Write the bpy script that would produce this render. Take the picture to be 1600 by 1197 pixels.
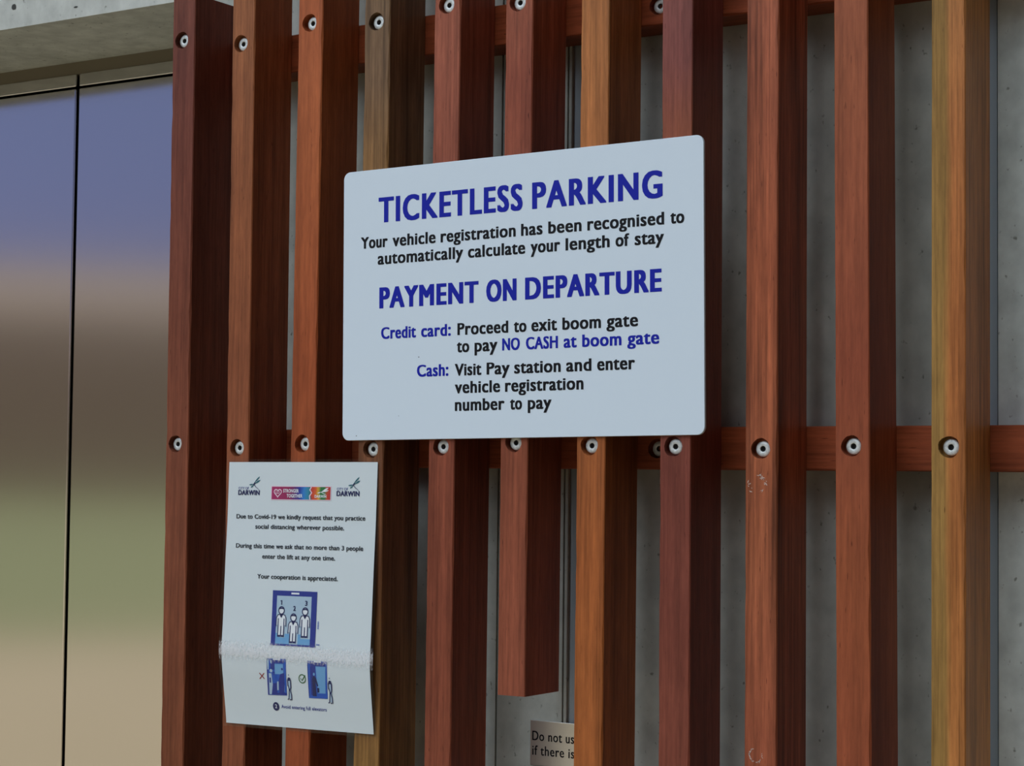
import bpy, bmesh, math, random
import numpy as np
from mathutils import Vector, Matrix, noise

# ------------------------------------------------------------------ scene, camera, sky, sun, exposure
scene = bpy.context.scene
for o in list(bpy.data.objects):
    bpy.data.objects.remove(o)
C = scene.collection
Z0 = 1.56                                  # height of the reference level above the pavement

F_PX, YAW, PITCH, ROLL = 3053.216, 0.56647, 0.04983, 0.0108
fw = Vector((-math.sin(YAW) * math.cos(PITCH), math.cos(YAW) * math.cos(PITCH), math.sin(PITCH)))
rt = Vector((math.cos(YAW), math.sin(YAW), 0))
up = rt.cross(fw)
r2 = rt * math.cos(ROLL) + up * math.sin(ROLL)
u2 = -rt * math.sin(ROLL) + up * math.cos(ROLL)
cd = bpy.data.cameras.new('camera')
cam = bpy.data.objects.new('camera', cd)
C.objects.link(cam)
m = Matrix((r2, u2, -fw)).transposed().to_4x4()
m.translation = Vector((1.73163, -1.73697, -0.01386 + Z0))
cam.matrix_world = m
cd.sensor_width = 36.0
cd.lens = F_PX / 1600 * 36.0
cd.clip_start = 0.05
cd.clip_end = 500
scene.camera = cam

w = bpy.data.worlds.new('sky')
scene.world = w
w.use_nodes = True
nt = w.node_tree
nt.nodes.clear()
wo = nt.nodes.new('ShaderNodeOutputWorld')
bg = nt.nodes.new('ShaderNodeBackground')
tc = nt.nodes.new('ShaderNodeTexCoord')
sx = nt.nodes.new('ShaderNodeSeparateXYZ')
rp = nt.nodes.new('ShaderNodeValToRGB')
nt.links.new(tc.outputs['Generated'], sx.inputs[0])
nt.links.new(sx.outputs['Z'], rp.inputs[0])
az = nt.nodes.new('ShaderNodeMapRange')          # thin bright cloud to the left, heavier cloud to the right
az.inputs['From Min'].default_value = -0.9
az.inputs['From Max'].default_value = 0.9
az.inputs['To Min'].default_value = 1.15
az.inputs['To Max'].default_value = 0.12
nt.links.new(sx.outputs['X'], az.inputs[0])
mlt = nt.nodes.new('ShaderNodeVectorMath')
mlt.operation = 'SCALE'
nt.links.new(rp.outputs[0], mlt.inputs[0])
nt.links.new(az.outputs[0], mlt.inputs['Scale'])
KEY = Vector((-0.30, -0.75, 0.85)).normalized()     # the brightest part of the cloud cover
dt = nt.nodes.new('ShaderNodeVectorMath')
dt.operation = 'DOT_PRODUCT'
dt.inputs[1].default_value = KEY
nt.links.new(tc.outputs['Generated'], dt.inputs[0])
kr = nt.nodes.new('ShaderNodeMapRange')
kr.interpolation_type = 'SMOOTHSTEP'
kr.inputs['From Min'].default_value = math.cos(math.radians(34))
kr.inputs['From Max'].default_value = math.cos(math.radians(10))
kr.inputs['To Max'].default_value = 3.6
nt.links.new(dt.outputs['Value'], kr.inputs[0])
kc = nt.nodes.new('ShaderNodeVectorMath')
kc.operation = 'SCALE'
kc.inputs[0].default_value = (0.86, 0.97, 1.08)
nt.links.new(kr.outputs[0], kc.inputs['Scale'])
sm = nt.nodes.new('ShaderNodeVectorMath')
sm.operation = 'ADD'
nt.links.new(mlt.outputs[0], sm.inputs[0])
nt.links.new(kc.outputs[0], sm.inputs[1])
nt.links.new(sm.outputs[0], bg.inputs[0])
nt.links.new(bg.outputs[0], wo.inputs[0])
el = rp.color_ramp.elements
el[0].position = 0.0
el[0].color = (0.42, 0.44, 0.52, 1)
el[1].position = 1.0
el[1].color = (0.40, 0.46, 0.56, 1)
for p_, c_ in ((0.10, (0.21, 0.25, 0.50)), (0.26, (0.20, 0.26, 0.50)), (0.45, (0.40, 0.46, 0.58))):
    e = el.new(p_)
    e.color = (*c_, 1)
bg.inputs[1].default_value = 1.0

sd = bpy.data.lights.new('sun', 'SUN')
# the sun stands behind the building: the wall and the screen are in its shade, the ground further out is lit
sun = bpy.data.objects.new('sun', sd)
C.objects.link(sun)
sun.rotation_euler = Vector((0.35, 0.55, 0.95)).to_track_quat('Z', 'Y').to_euler()
sd.energy = 2.5
sd.angle = math.radians(1.0)
sd.color = (1.0, 0.95, 0.88)

scene.view_settings.view_transform = 'Standard'
scene.view_settings.look = 'None'
scene.view_settings.exposure = 0.0
scene.view_settings.gamma = 1.0
scene.view_settings.use_curve_mapping = False
scene.cycles.max_bounces = 8

# ------------------------------------------------------------------ helpers
def srgb(*c):
    return tuple(((v / 255) / 12.92 if v / 255 <= 0.04045 else ((v / 255 + 0.055) / 1.055) ** 2.4) for v in c)

def mat(name, col, rough=0.5, metal=0.0, spec=0.5):
    m = bpy.data.materials.new(name)
    m.use_nodes = True
    b = m.node_tree.nodes['Principled BSDF']
    b.inputs['Base Color'].default_value = (*col, 1)
    b.inputs['Roughness'].default_value = rough
    b.inputs['Metallic'].default_value = metal
    b.inputs['Specular IOR Level'].default_value = spec
    return m

def nodes(m):
    return m.node_tree.nodes, m.node_tree.links, m.node_tree.nodes['Principled BSDF']

def add_noise(m, coord='Object', scale=(1, 1, 1), detail=4, nscale=1.0, rough=0.55, loc=(0, 0, 0)):
    N, L, b = nodes(m)
    t = N.new('ShaderNodeTexCoord')
    mp = N.new('ShaderNodeMapping')
    mp.inputs['Scale'].default_value = scale
    mp.inputs['Location'].default_value = loc
    n = N.new('ShaderNodeTexNoise')
    n.inputs['Scale'].default_value = nscale
    n.inputs['Detail'].default_value = detail
    n.inputs['Roughness'].default_value = rough
    L.new(t.outputs[coord], mp.inputs[0])
    L.new(mp.outputs[0], n.inputs['Vector'])
    return n.outputs['Fac']

def ramp(m, fac, stops):
    N, L, b = nodes(m)
    r = N.new('ShaderNodeValToRGB')
    e = r.color_ramp.elements
    e[0].position, e[0].color = stops[0][0], (*stops[0][1], 1)
    e[1].position, e[1].color = stops[-1][0], (*stops[-1][1], 1)
    for p_, c_ in stops[1:-1]:
        q = e.new(p_)
        q.color = (*c_, 1)
    L.new(fac, r.inputs[0])
    return r.outputs[0]

def mixc(m, fac, a, b_, mode='MIX'):
    N, L, _ = nodes(m)
    x = N.new('ShaderNodeMix')
    x.data_type = 'RGBA'
    x.blend_type = mode
    for sock, v in ((x.inputs[0], fac), (x.inputs[6], a), (x.inputs[7], b_)):
        if isinstance(v, (int, float)):
            sock.default_value = v
        elif isinstance(v, tuple):
            sock.default_value = (*v, 1)
        else:
            L.new(v, sock)
    return x.outputs[2]

def bump(m, fac, strength, dist=0.001):
    N, L, b = nodes(m)
    bp = N.new('ShaderNodeBump')
    bp.inputs['Strength'].default_value = strength
    bp.inputs['Distance'].default_value = dist
    L.new(fac, bp.inputs['Height'])
    L.new(bp.outputs[0], b.inputs['Normal'])

def obj(name, me, m=None, parent=None, loc=None):
    o = bpy.data.objects.new(name, me)
    C.objects.link(o)
    if m and me is not None:
        me.materials.append(m)
    if parent:
        o.parent = parent
    if loc:
        o.location = loc
    return o

def bm_obj(name, bm, m=None, parent=None, loc=None, smooth=False):
    me = bpy.data.meshes.new(name)
    bm.normal_update()
    bm.to_mesh(me)
    bm.free()
    if smooth:
        for p_ in me.polygons:
            p_.use_smooth = True
    return obj(name, me, m, parent, loc)

def box(bm, x0, x1, y0, y1, z0, z1, bev=0.0):
    vs = [bm.verts.new((x, y, z)) for x in (x0, x1) for y in (y0, y1) for z in (z0, z1)]
    fs = []
    for q in ((0, 1, 3, 2), (4, 6, 7, 5), (0, 4, 5, 1), (2, 3, 7, 6), (0, 2, 6, 4), (1, 5, 7, 3)):
        fs.append(bm.faces.new([vs[i] for i in q]))
    if bev:
        es = {e for f in fs for e in f.edges}
        bmesh.ops.bevel(bm, geom=list(es), offset=bev, segments=2, affect='EDGES', profile=0.5)

def thing(o, label, cat, group=None):
    o['label'] = label
    o['category'] = cat
    if group:
        o['group'] = group
    return o

def struct(o):
    o['kind'] = 'structure'
    return o

def empty(name, loc):
    o = bpy.data.objects.new(name, None)
    o.empty_display_size = 0.05
    C.objects.link(o)
    o.location = loc
    return o

# ------------------------------------------------------------------ materials of the setting
def concrete(name, a, b_, seed=0.0, rough=0.8):
    m = mat(name, a, rough, spec=0.3)
    N, L, bs = nodes(m)
    n1 = add_noise(m, scale=(5, 5, 3), detail=6, loc=(seed, seed, seed))
    n2 = add_noise(m, scale=(38, 38, 30), detail=5, loc=(seed + 3, seed, seed))
    n3 = add_noise(m, scale=(150, 150, 110), detail=2, loc=(seed, seed + 7, seed))
    c1 = ramp(m, n1, [(0.32, a), (0.68, b_)])
    c2 = mixc(m, 0.55, c1, ramp(m, n2, [(0.3, (0.62, 0.62, 0.62)), (0.7, (1.15, 1.15, 1.15))]), 'MULTIPLY')
    c3 = mixc(m, 1.0, c2, ramp(m, n3, [(0.25, (0.45, 0.45, 0.42)), (0.34, (1, 1, 1)), (1, (1, 1, 1))]), 'MULTIPLY')
    L.new(c3, bs.inputs['Base Color'])
    bump(m, n2, 0.25, 0.002)
    return m

M_conc = concrete('wall_concrete', (0.40, 0.42, 0.38), (0.51, 0.53, 0.485))
M_conc2 = concrete('pale_wall_concrete', (0.70, 0.78, 0.74), (0.84, 0.90, 0.86), 9.0)
M_lint = concrete('lintel_concrete', (0.50, 0.515, 0.475), (0.60, 0.615, 0.57), 4.0)
M_strip = mat('painted_joint_strip', (0.34, 0.41, 0.46), 0.5)
M_dark = mat('dark_gap', (0.012, 0.012, 0.012), 0.8)
M_band = mat('shadow_gap_steel', (0.16, 0.135, 0.095), 0.6)

# brushed stainless steel
M_steel = mat('brushed_stainless', (0.60, 0.575, 0.55), 0.11, 1.0)

def z(v):
    return v + Z0

YW = 0.1139          # front of the concrete wall
YD = 0.3119          # front of the lift door
# ------------------------------------------------------------------ ground and what the steel door mirrors
M_pave = mat('paving', (0.50, 0.41, 0.28), 0.85)
n = add_noise(M_pave, scale=(0.6, 0.6, 0.6), detail=6)
nodes(M_pave)[1].new(ramp(M_pave, n, [(0.3, (0.45, 0.36, 0.215)), (0.7, (0.54, 0.43, 0.27))]), nodes(M_pave)[2].inputs['Base Color'])
M_grass = mat('grass', (0.27, 0.31, 0.13), 0.9)
n = add_noise(M_grass, scale=(0.25, 0.25, 0.25), detail=6)
nodes(M_grass)[1].new(ramp(M_grass, n, [(0.3, (0.21, 0.235, 0.09)), (0.7, (0.285, 0.29, 0.125))]), nodes(M_grass)[2].inputs['Base Color'])
bm = bmesh.new()
box(bm, -300, 60, -300, 0.7, -0.3, 0.0)
struct(bm_obj('floor', bm, M_pave))
bm = bmesh.new()                                     # the lawn across the paving, starting about 15 m from the door
vs = [bm.verts.new(v) for v in ((-300, -4.0, 0.0), (-19.0, -4.0, 0.0), (-4.0, -19.0, 0.0), (-4.0, -300, 0.0), (-300, -300, 0.0))]
f = bm.faces.new(vs)
ext = bmesh.ops.extrude_face_region(bm, geom=[f])
for v in [g for g in ext['geom'] if isinstance(g, bmesh.types.BMVert)]:
    v.co.z += 0.02
bmesh.ops.recalc_face_normals(bm, faces=bm.faces[:])
o = bm_obj('lawn', bm, M_grass)
struct(o)
o.name = 'floor_lawn'

M_brick = mat('far_brickwork', (0.22, 0.165, 0.135), 0.9)
n = add_noise(M_brick, scale=(0.3, 0.3, 1.0), detail=5)
nodes(M_brick)[1].new(ramp(M_brick, n, [(0.3, (0.17, 0.125, 0.10)), (0.7, (0.30, 0.23, 0.19))]), nodes(M_brick)[2].inputs['Base Color'])
M_render = mat('far_render', (0.80, 0.66, 0.58), 0.9)
def far_wall(name, z0, z1, m, d0=145.0, th=6.0):
    bm = bmesh.new()
    box(bm, -150, 150, -th, 0, z0, z1)
    o = bm_obj(name, bm, m)
    o.location = (-d0 * 0.7071, -d0 * 0.7071, 0)
    o.rotation_euler = (0, 0, -math.pi / 4)
    return struct(o)
far_wall('wall_opposite', 0.02, 13.4, M_brick)
far_wall('trim_5', 13.4, 17.2, M_render)

# ------------------------------------------------------------------ concrete wall, lintel, strips
XJ = 0.08            # right jamb of the lift opening
ZL = 0.5925          # underside of the lintel
TOPW = 7.0  # wall height raised out of view to keep sun off the screen
bm = bmesh.new()
for x0, x1 in ((XJ, 0.5368), (0.5392, 0.6236), (0.6258, 0.6292), (0.7020, 1.0600)):
    box(bm, x0, x1, YW, 0.55, 0.0, TOPW)
box(bm, XJ + 0.02, 12.0, YW + 0.02, 0.56, 0.0, TOPW - 0.01)
wall = struct(bm_obj('wall_back', bm, M_conc))
bm = bmesh.new()
box(bm, 1.1136, 12.0, YW, YW + 0.0195, 0.0, TOPW)
struct(bm_obj('wall_right', bm, M_conc2))
bm = bmesh.new()
box(bm, 0.6295, 0.7017, YW + 0.004, YW + 0.0195, 0.0, TOPW - 0.02)
struct(bm_obj('trim_1', bm, M_strip))
bm = bmesh.new()
box(bm, 1.0603, 1.1125, YW + 0.0005, YW + 0.0195, 0.0, TOPW - 0.02)
struct(bm_obj('trim_2', bm, M_strip))
bm = bmesh.new()
box(bm, -12.0, XJ - 0.0005, YW, 0.55, z(ZL), TOPW)
lint = struct(bm_obj('wall_lintel', bm, M_lint))
bm = bmesh.new()
box(bm, -12.0, -0.98, YW, 0.55, 0.0, z(ZL))
struct(bm_obj('wall_left', bm, M_lint))
# unseen dark wall added to the right of the camera: it keeps daylight off the right faces of the battens
M_blocker = mat('dark_blocker', (0.035, 0.033, 0.032), 0.8, spec=0.1)
bm = bmesh.new()
box(bm, 2.7, 2.95, -7.5, YW - 0.001, 0.0, TOPW)
struct(bm_obj('wall_light_blocker', bm, M_blocker))
# form-tie hole and small mark on the lintel
M_pit = mat('concrete_pit', (0.05, 0.05, 0.045), 0.9)
def disc(bm, x, y, zz, r, n=16, sx_=1.0, jag=0.0, rnd=random):
    c = [bm.verts.new((x + sx_ * r * (1 + jag * rnd.uniform(-1, 1)) * math.cos(2 * math.pi * k / n), y, zz + r * (1 + jag * rnd.uniform(-1, 1)) * math.sin(2 * math.pi * k / n))) for k in range(n)]
    return bm.faces.new(c[::-1])
random.seed(3)
bm = bmesh.new()
disc(bm, -0.254, YW - 0.0003, z(0.6215), 0.0042, jag=0.12, sx_=1.05)
disc(bm, -0.1375, YW - 0.0003, z(0.6073), 0.0012, sx_=3.0, jag=0.3)
bm_obj('tie_hole', bm, M_pit, lint)

# ------------------------------------------------------------------ lift door
door = struct(empty('door_1', (-0.331, YD, 0.0)))
def dpanel(name, x0, x1, z0, z1, m, y0=YD, y1=YD + 0.03, bev=0.002):
    bm = bmesh.new()
    box(bm, x0 + 0.331, x1 + 0.331, y0 - YD, y1 - YD, z0, z1, bev)
    return bm_obj(name, bm, m, door)
GX = 0.0031
dpanel('door_leaf', -0.331 + GX, 0.40, 0.012, z(0.5537) - 0.0014, M_steel)
dpanel('door_leaf', -0.98, -0.331 - GX, 0.012, z(0.5537) - 0.0014, M_steel)
dpanel('head_strip', -0.331 + GX, 0.40, z(0.5537) + 0.0014, z(0.5742), M_steel)
dpanel('head_strip', -0.98, -0.331 - GX, z(0.5537) + 0.0014, z(0.5742), M_steel)
dpanel('shadow_gap', -0.98, 0.40, z(0.5742), z(0.5925), M_band, YD + 0.003, YD + 0.03, 0)
dpanel('backing', -0.98, 0.40, 0.012, z(0.5925), M_dark, YD + 0.0305, YD + 0.05, 0)
wall_cut = None

# ------------------------------------------------------------------ timber
def wood(name, stops, z_lo, z_hi, seed, split=None, streak=0.5, gloss=0.42):
    """stops: list of (height, colour) along the batten; split: (x, colour) sapwood on the left of x"""
    m = mat(name, stops[0][1], gloss, spec=0.15)
    N, L, b = nodes(m)
    t = N.new('ShaderNodeTexCoord')
    s = N.new('ShaderNodeSeparateXYZ')
    L.new(t.outputs['Object'], s.inputs[0])
    wob = add_noise(m, scale=(30, 30, 4), detail=3, loc=(seed, seed, seed))
    ad = N.new('ShaderNodeMath')
    ad.operation = 'MULTIPLY_ADD'
    L.new(wob, ad.inputs[0])
    ad.inputs[1].default_value = 0.10
    L.new(s.outputs['Z'], ad.inputs[2])
    mr = N.new('ShaderNodeMapRange')
    mr.inputs['From Min'].default_value = z_lo + 0.05
    mr.inputs['From Max'].default_value = z_hi + 0.05
    L.new(ad.outputs[0], mr.inputs[0])
    if len(stops) == 1:
        stops = [(z_lo, stops[0][1]), (z_hi, stops[0][1])]
    base = ramp(m, mr.outputs[0], [((h - z_lo) / (z_hi - z_lo), c) for h, c in stops])
    if split:
        wx = N.new('ShaderNodeMath')
        wx.operation = 'MULTIPLY_ADD'
        wob2 = add_noise(m, scale=(60, 60, 5), detail=4, loc=(seed + 5, 0, seed))
        L.new(wob2, wx.inputs[0])
        wx.inputs[1].default_value = -0.012
        L.new(s.outputs['X'], wx.inputs[2])
        mr2 = N.new('ShaderNodeMapRange')
        mr2.inputs['From Min'].default_value = split[0] - 0.006 - 0.004
        mr2.inputs['From Max'].default_value = split[0] - 0.006 + 0.004
        L.new(wx.outputs[0], mr2.inputs[0])
        base = mixc(m, mr2.outputs[0], split[1], base)
    g1 = add_noise(m, scale=(90, 90, 2.2), detail=5, loc=(seed, seed * 2, seed), rough=0.6)
    g2 = add_noise(m, scale=(420, 420, 7), detail=3, loc=(seed * 3, seed, 1), rough=0.6)
    g3 = add_noise(m, scale=(26, 26, 9), detail=4, loc=(seed, 2, seed * 2))
    g4 = add_noise(m, scale=(700, 700, 60), detail=1, loc=(seed, seed, 8))
    k = streak
    c = mixc(m, 1.0, base, ramp(m, g1, [(0.28, (1 - 0.70 * k,) * 3), (0.5, (1, 1, 1)), (0.75, (1 + 0.60 * k,) * 3)]), 'MULTIPLY')
    c = mixc(m, 1.0, c, ramp(m, g2, [(0.3, (1 - 0.45 * k,) * 3), (0.5, (1, 1, 1)), (0.75, (1 + 0.25 * k,) * 3)]), 'MULTIPLY')
    c = mixc(m, 1.0, c, ramp(m, g3, [(0.3, (0.86, 0.84, 0.84)), (0.7, (1.12, 1.12, 1.1))]), 'MULTIPLY')
    c = mixc(m, 1.0, c, ramp(m, g4, [(0.20, (0.35, 0.3, 0.3)), (0.27, (1, 1, 1)), (1, (1, 1, 1))]), 'MULTIPLY')
    g5 = add_noise(m, scale=(260, 260, 34), detail=4, loc=(seed, 4, seed), rough=0.65)
    c = mixc(m, 1.0, c, ramp(m, g5, [(0.3, (0.84, 0.83, 0.83)), (0.7, (1.15, 1.16, 1.15))]), 'MULTIPLY')
    L.new(c, b.inputs['Base Color'])
    bump(m, g2, 0.25, 0.0006)
    return m

# bolts: zinc-plated button head with a socket, one mesh shared by all copies
M_zinc = mat('zinc_bolt', (0.66, 0.68, 0.66), 0.5, 0.4)
n = add_noise(M_zinc, scale=(300, 300, 300), detail=3)
nodes(M_zinc)[1].new(ramp(M_zinc, n, [(0.3, (0.46, 0.48, 0.46)), (0.6, (0.70, 0.72, 0.69))]), nodes(M_zinc)[2].inputs['Base Color'])
M_sock = mat('socket_shadow_metal', (0.05, 0.05, 0.05), 0.6, 0.3)
def bolt_mesh():
    bm = bmesh.new()
    n = 28
    prof = [(0.0078, 0.010), (0.0078, 0.0012), (0.0073, 0.0006), (0.0058, 0.0002), (0.0033, 0.0), (0.0028, 0.0003), (0.0026, 0.0050)]
    rings = []
    for r, y in prof:
        ring = []
        for k in range(n):
            a = 2 * math.pi * k / n
            rr = r
            ring.append(bm.verts.new((rr * math.cos(a), y, rr * math.sin(a))))
        rings.append(ring)
    for a, b in zip(rings, rings[1:]):
        for k in range(n):
            bm.faces.new((a[k], a[(k + 1) % n], b[(k + 1) % n], b[k]))
    bm.faces.new(rings[0])
    f = bm.faces.new(rings[-1])
    bmesh.ops.recalc_face_normals(bm, faces=bm.faces[:])
    me = bpy.data.meshes.new('bolt')
    bm.to_mesh(me)
    bm.free()
    me.materials.append(M_zinc)
    me.materials.append(M_sock)
    for p_ in me.polygons:
        p_.use_smooth = len(p_.vertices) == 4
        c = p_.center
        if math.hypot(c.x, c.z) < 0.0029:
            p_.material_index = 1
    return me
BOLT = bolt_mesh()
HOLE_D = 0.0095

def timber_mesh(name, w_top, w_bot, x_top, x_bot, z_lo, z_hi, d, holes, m, seed, step=0.02):
    """Batten with arrises nibbled a little and counterbored holes; local origin at (x_bot, 0, z_lo)"""
    rnd = random.Random(seed)
    bm = bmesh.new()
    nz = max(2, int((z_hi - z_lo) / step))
    prev = None
    H = z_hi - z_lo
    for k in range(nz + 1):
        t = k / nz
        xo = (x_top - x_bot) * t
        wd = w_bot + (w_top - w_bot) * t
        ch1 = 0.0009 + (0.0012 * rnd.random() ** 5 if 0 < k < nz else 0)
        ch2 = 0.0009 + (0.0014 * rnd.random() ** 5 if 0 < k < nz else 0)
        pts = [(ch1, 0), (wd - ch2, 0), (wd, ch2), (wd, d - 0.0008), (wd - 0.0008, d), (0.0008, d), (0, d - 0.0008), (0, ch1)]
        ring = [bm.verts.new((xo + x, y, H * t)) for x, y in pts]
        if prev:
            for j in range(8):
                bm.faces.new((prev[j], prev[(j + 1) % 8], ring[(j + 1) % 8], ring[j]))
        else:
            bm.faces.new(ring[::-1])
        prev = ring
    bm.faces.new(prev)
    bmesh.ops.recalc_face_normals(bm, faces=bm.faces[:])
    me = bpy.data.meshes.new(name)
    bm.to_mesh(me)
    bm.free()
    if holes:
        bm = bmesh.new()
        for hx, hz in holes:
            n = 28
            ph = rnd.random() * 6
            fr, bk = [], []
            for q in range(n):
                a = 2 * math.pi * q / n
                r = 0.0100 + 0.00025 * math.sin(3 * a + ph) + rnd.uniform(-0.0002, 0.0002)
                fr.append(bm.verts.new((hx + r * 1.03 * math.cos(a), -0.01, hz + r * 1.03 * math.sin(a))))
                bk.append(bm.verts.new((hx + r * math.cos(a), HOLE_D, hz + r * math.sin(a))))
            for q in range(n):
                bm.faces.new((fr[q], fr[(q + 1) % n], bk[(q + 1) % n], bk[q]))
            bm.faces.new(fr[::-1])
            bm.faces.new(bk)
        bmesh.ops.recalc_face_normals(bm, faces=bm.faces[:])
        cm = bpy.data.meshes.new('cutter')
        bm.to_mesh(cm)
        bm.free()
        co = obj('cutter', cm)
        bo = obj('blank', me)
        md = bo.modifiers.new('b', 'BOOLEAN')
        md.operation = 'DIFFERENCE'
        md.object = co
        md.solver = 'EXACT'
        dg = bpy.context.evaluated_depsgraph_get()
        dg.update()
        me2 = bpy.data.meshes.new_from_object(bo.evaluated_get(dg))
        bpy.data.objects.remove(bo)
        bpy.data.objects.remove(co)
        me = me2
        me.name = name
    return me

def add_bolts(parent, spots, y=0.004):
    for bx, bz, tilt in spots:
        o = bpy.data.objects.new('bolt', BOLT)
        C.objects.link(o)
        o.parent = parent
        o.location = (bx, y, bz)
        o.rotation_euler = (0, tilt, 0)

DEP = 0.0690
S = srgb
# x top (z .6), x bottom (z -.4), width, bolts [(dx, z)], colours
K = 1.66     # photographed colour (shaded daylight) -> albedo
def alb(*c):
    r, g, b_ = S(*c)
    return (r * K * 0.97, g * K, b_ * K * 0.86)
BAT = [
 (0.1393, 0.1426, .0352, [(15.0, .5071), (15.4, .0248)], [(-.4, (96, 52, 36)), (-.1, (105, 58, 44)), (.15, (100, 54, 42)), (.45, (92, 50, 44)), (.6, (98, 56, 48))], 0.45,
  'purplish brown timber batten at the left end, next to the steel lift door'),
 (0.2327, 0.2364, .0338, [(13.6, .4929), (16.9, .0203)], [(-.4, (108, 58, 40)), (0, (112, 62, 44)), (.3, (118, 68, 46)), (.6, (126, 78, 54))], 0.5,
  'brown timber batten second from the lift door, behind the left side of the notice'),
 (0.3320, 0.3290, .0350, [(17.8, .5053), (18.0, .0247)], [(-.4, (118, 58, 36)), (.1, (126, 62, 38)), (.35, (138, 74, 46)), (.6, (142, 76, 50))], 0.35,
  'bright orange brown timber batten, the third one from the lift door'),
 (0.4264, 0.4252, .0347, [(16.7, .4957), (18.0, .0189)], [(-.4, (112, 82, 46)), (-.1, (100, 62, 44)), (.2, (108, 66, 48)), (.33, (112, 80, 52)), (.43, (98, 74, 58)), (.6, (98, 76, 60))], 0.8,
  'weathered grey brown timber batten behind the left edge of the parking sign'),
 (0.5216, 0.5199, .0343, [(16.6, .5033), (16.8, .0217)], [(-.4, (112, 58, 44)), (0, (106, 54, 42)), (.4, (120, 66, 54)), (.6, (128, 72, 58))], 0.5,
  'reddish timber batten behind the parking sign, the next one right of the grey brown batten'),
 (0.6144, 0.6125, .0341, [(15.5, .4948), (16.9, .0258)], [(-.24, (120, 64, 50)), (0, (110, 58, 44)), (.4, (118, 62, 50)), (.6, (128, 74, 58))], 0.5,
  'short reddish brown timber batten whose lower end stops above the small steel plaque'),
 (0.7079, 0.7060, .0339, [(16.0, .5010), (15.8, .0227)], [(-.4, (138, 78, 42)), (-.1, (132, 72, 40)), (.1, (128, 72, 42)), (.4, (142, 88, 54)), (.6, (146, 92, 58))], 0.55,
  'light orange timber batten in front of the right end of the small steel plaque'),
 (0.8031, 0.8044, .0345, [(16.0, .5030), (15.5, .0217)], [(-.4, (104, 54, 44)), (0, (98, 50, 44)), (.34, (116, 64, 50)), (.42, (104, 58, 56)), (.6, (114, 68, 66))], 0.35,
  'plum coloured timber batten behind the right end of the parking sign'),
 (0.8978, 0.8989, .0343, [(17.0, .5010), (16.9, .0195)], [(-.4, (120, 60, 46)), (-.1, (124, 68, 48)), (.2, (126, 66, 46)), (.6, (132, 74, 58))], 0.9,
  'strongly grained red timber batten just right of the parking sign, with pale ring scratches'),
 (0.9892, 0.9953, .0347, [(17.0, .4990), (16.8, .0220)], [(-.4, (118, 58, 42)), (-.1, (126, 66, 44)), (.1, (120, 60, 44)), (.4, (126, 70, 50)), (.6, (132, 72, 56))], 0.3,
  'smooth brick red timber batten beside the yellowish batten at the right end'),
 (1.0883, 1.0877, .0329, [(17.0, .5030), (17.6, .0211)], [(-.4, (138, 88, 50)), (.1, (142, 84, 48)), (.3, (138, 84, 50)), (.6, (142, 96, 60))], 0.7,
  'yellowish timber batten with orange right half, last on the right of the screen'),
]
GROUP = 'vertical timber battens of the slatted screen'
for i, (xt, xb, wd, bl, cols, stk, label) in enumerate(BAT):
    zb = -1.46 if i != 5 else -0.2388
    zt = 1.25 if i else 0.5605
    sl = (xt - xb)                                    # per metre of height
    x_bot = xb + sl * (zb + 0.4)
    x_top = xb + sl * (zt + 0.4)
    split = (0.0165, alb(124, 92, 53)) if i == 10 else None
    stops = [(h - zb, alb(*c)) for h, c in cols]
    lo, hi = stops[0][0] - 0.01, stops[-1][0] + 0.01
    mm = wood('timber_%s' % ('abcdefghijk'[i]), stops, lo, hi, 1.7 * i + 0.9, split, stk)
    spots = []
    for dx, bz in bl:
        xl = xb + sl * (bz + 0.4) - x_bot
        spots.append((xl + dx / 1000, bz - zb))
    holes = [(x - 0.0007 - (0.0012 if i == 2 else 0), zz + 0.0002) for x, zz in spots]
    if i == 0:
        spots = [s_ for s_ in spots]
    me = timber_mesh('timber_batten', wd, wd, x_top, x_bot, zb, zt, DEP + (0.0016 if i == 0 else 0), holes, mm, 11 + i)
    o = obj('timber_batten', me, mm, None, (x_bot, 0, z(zb)))
    if not me.materials:
        me.materials.append(mm)
    thing(o, label, 'batten', GROUP)
    add_bolts(o, [(x, zz, 0.4 * i) for x, zz in spots])
    if i == 8:                                        # pale ring-shaped scratches in the face
        M_scr = mat('bare_scratched_wood', (0.62, 0.46, 0.38), 0.8)
        rnd = random.Random(5)
        for gx, gz, rr in ((0.0115, -0.0155, 0.0095), (0.0110, -0.2768, 0.0068)):
            bm = bmesh.new()
            for _ in range(34 if rr > 0.007 else 26):
                a = rnd.uniform(0, 2 * math.pi)
                if rr > 0.007 and (1.7 < a < 2.5 or 5.6 < a):
                    continue
                r = rr * (rnd.uniform(0.72, 1.10) if rr > 0.007 else rnd.uniform(0.9, 1.06))
                px, pz = gx + r * math.cos(a), gz - 0.0 - zb + r * math.sin(a)
                l, t_ = rnd.uniform(0.0008, 0.0022), rnd.uniform(0.0002, 0.0005)
                ca, sa = math.cos(a + 1.57 + (tw := rnd.uniform(-.9, .9))), math.sin(a + 1.57 + tw)
                vs = [bm.verts.new((px + ca * s1 * l - sa * s2 * t_, -0.00025, pz + sa * s1 * l + ca * s2 * t_)) for s1, s2 in ((-1, 0), (0, -1), (1, 0), (0, 1))]
                bm.faces.new(vs)
            sc = bm_obj('ring_scratch', bm, M_scr, o)
            sc['label'] = 'pale ring-shaped scratch'

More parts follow.
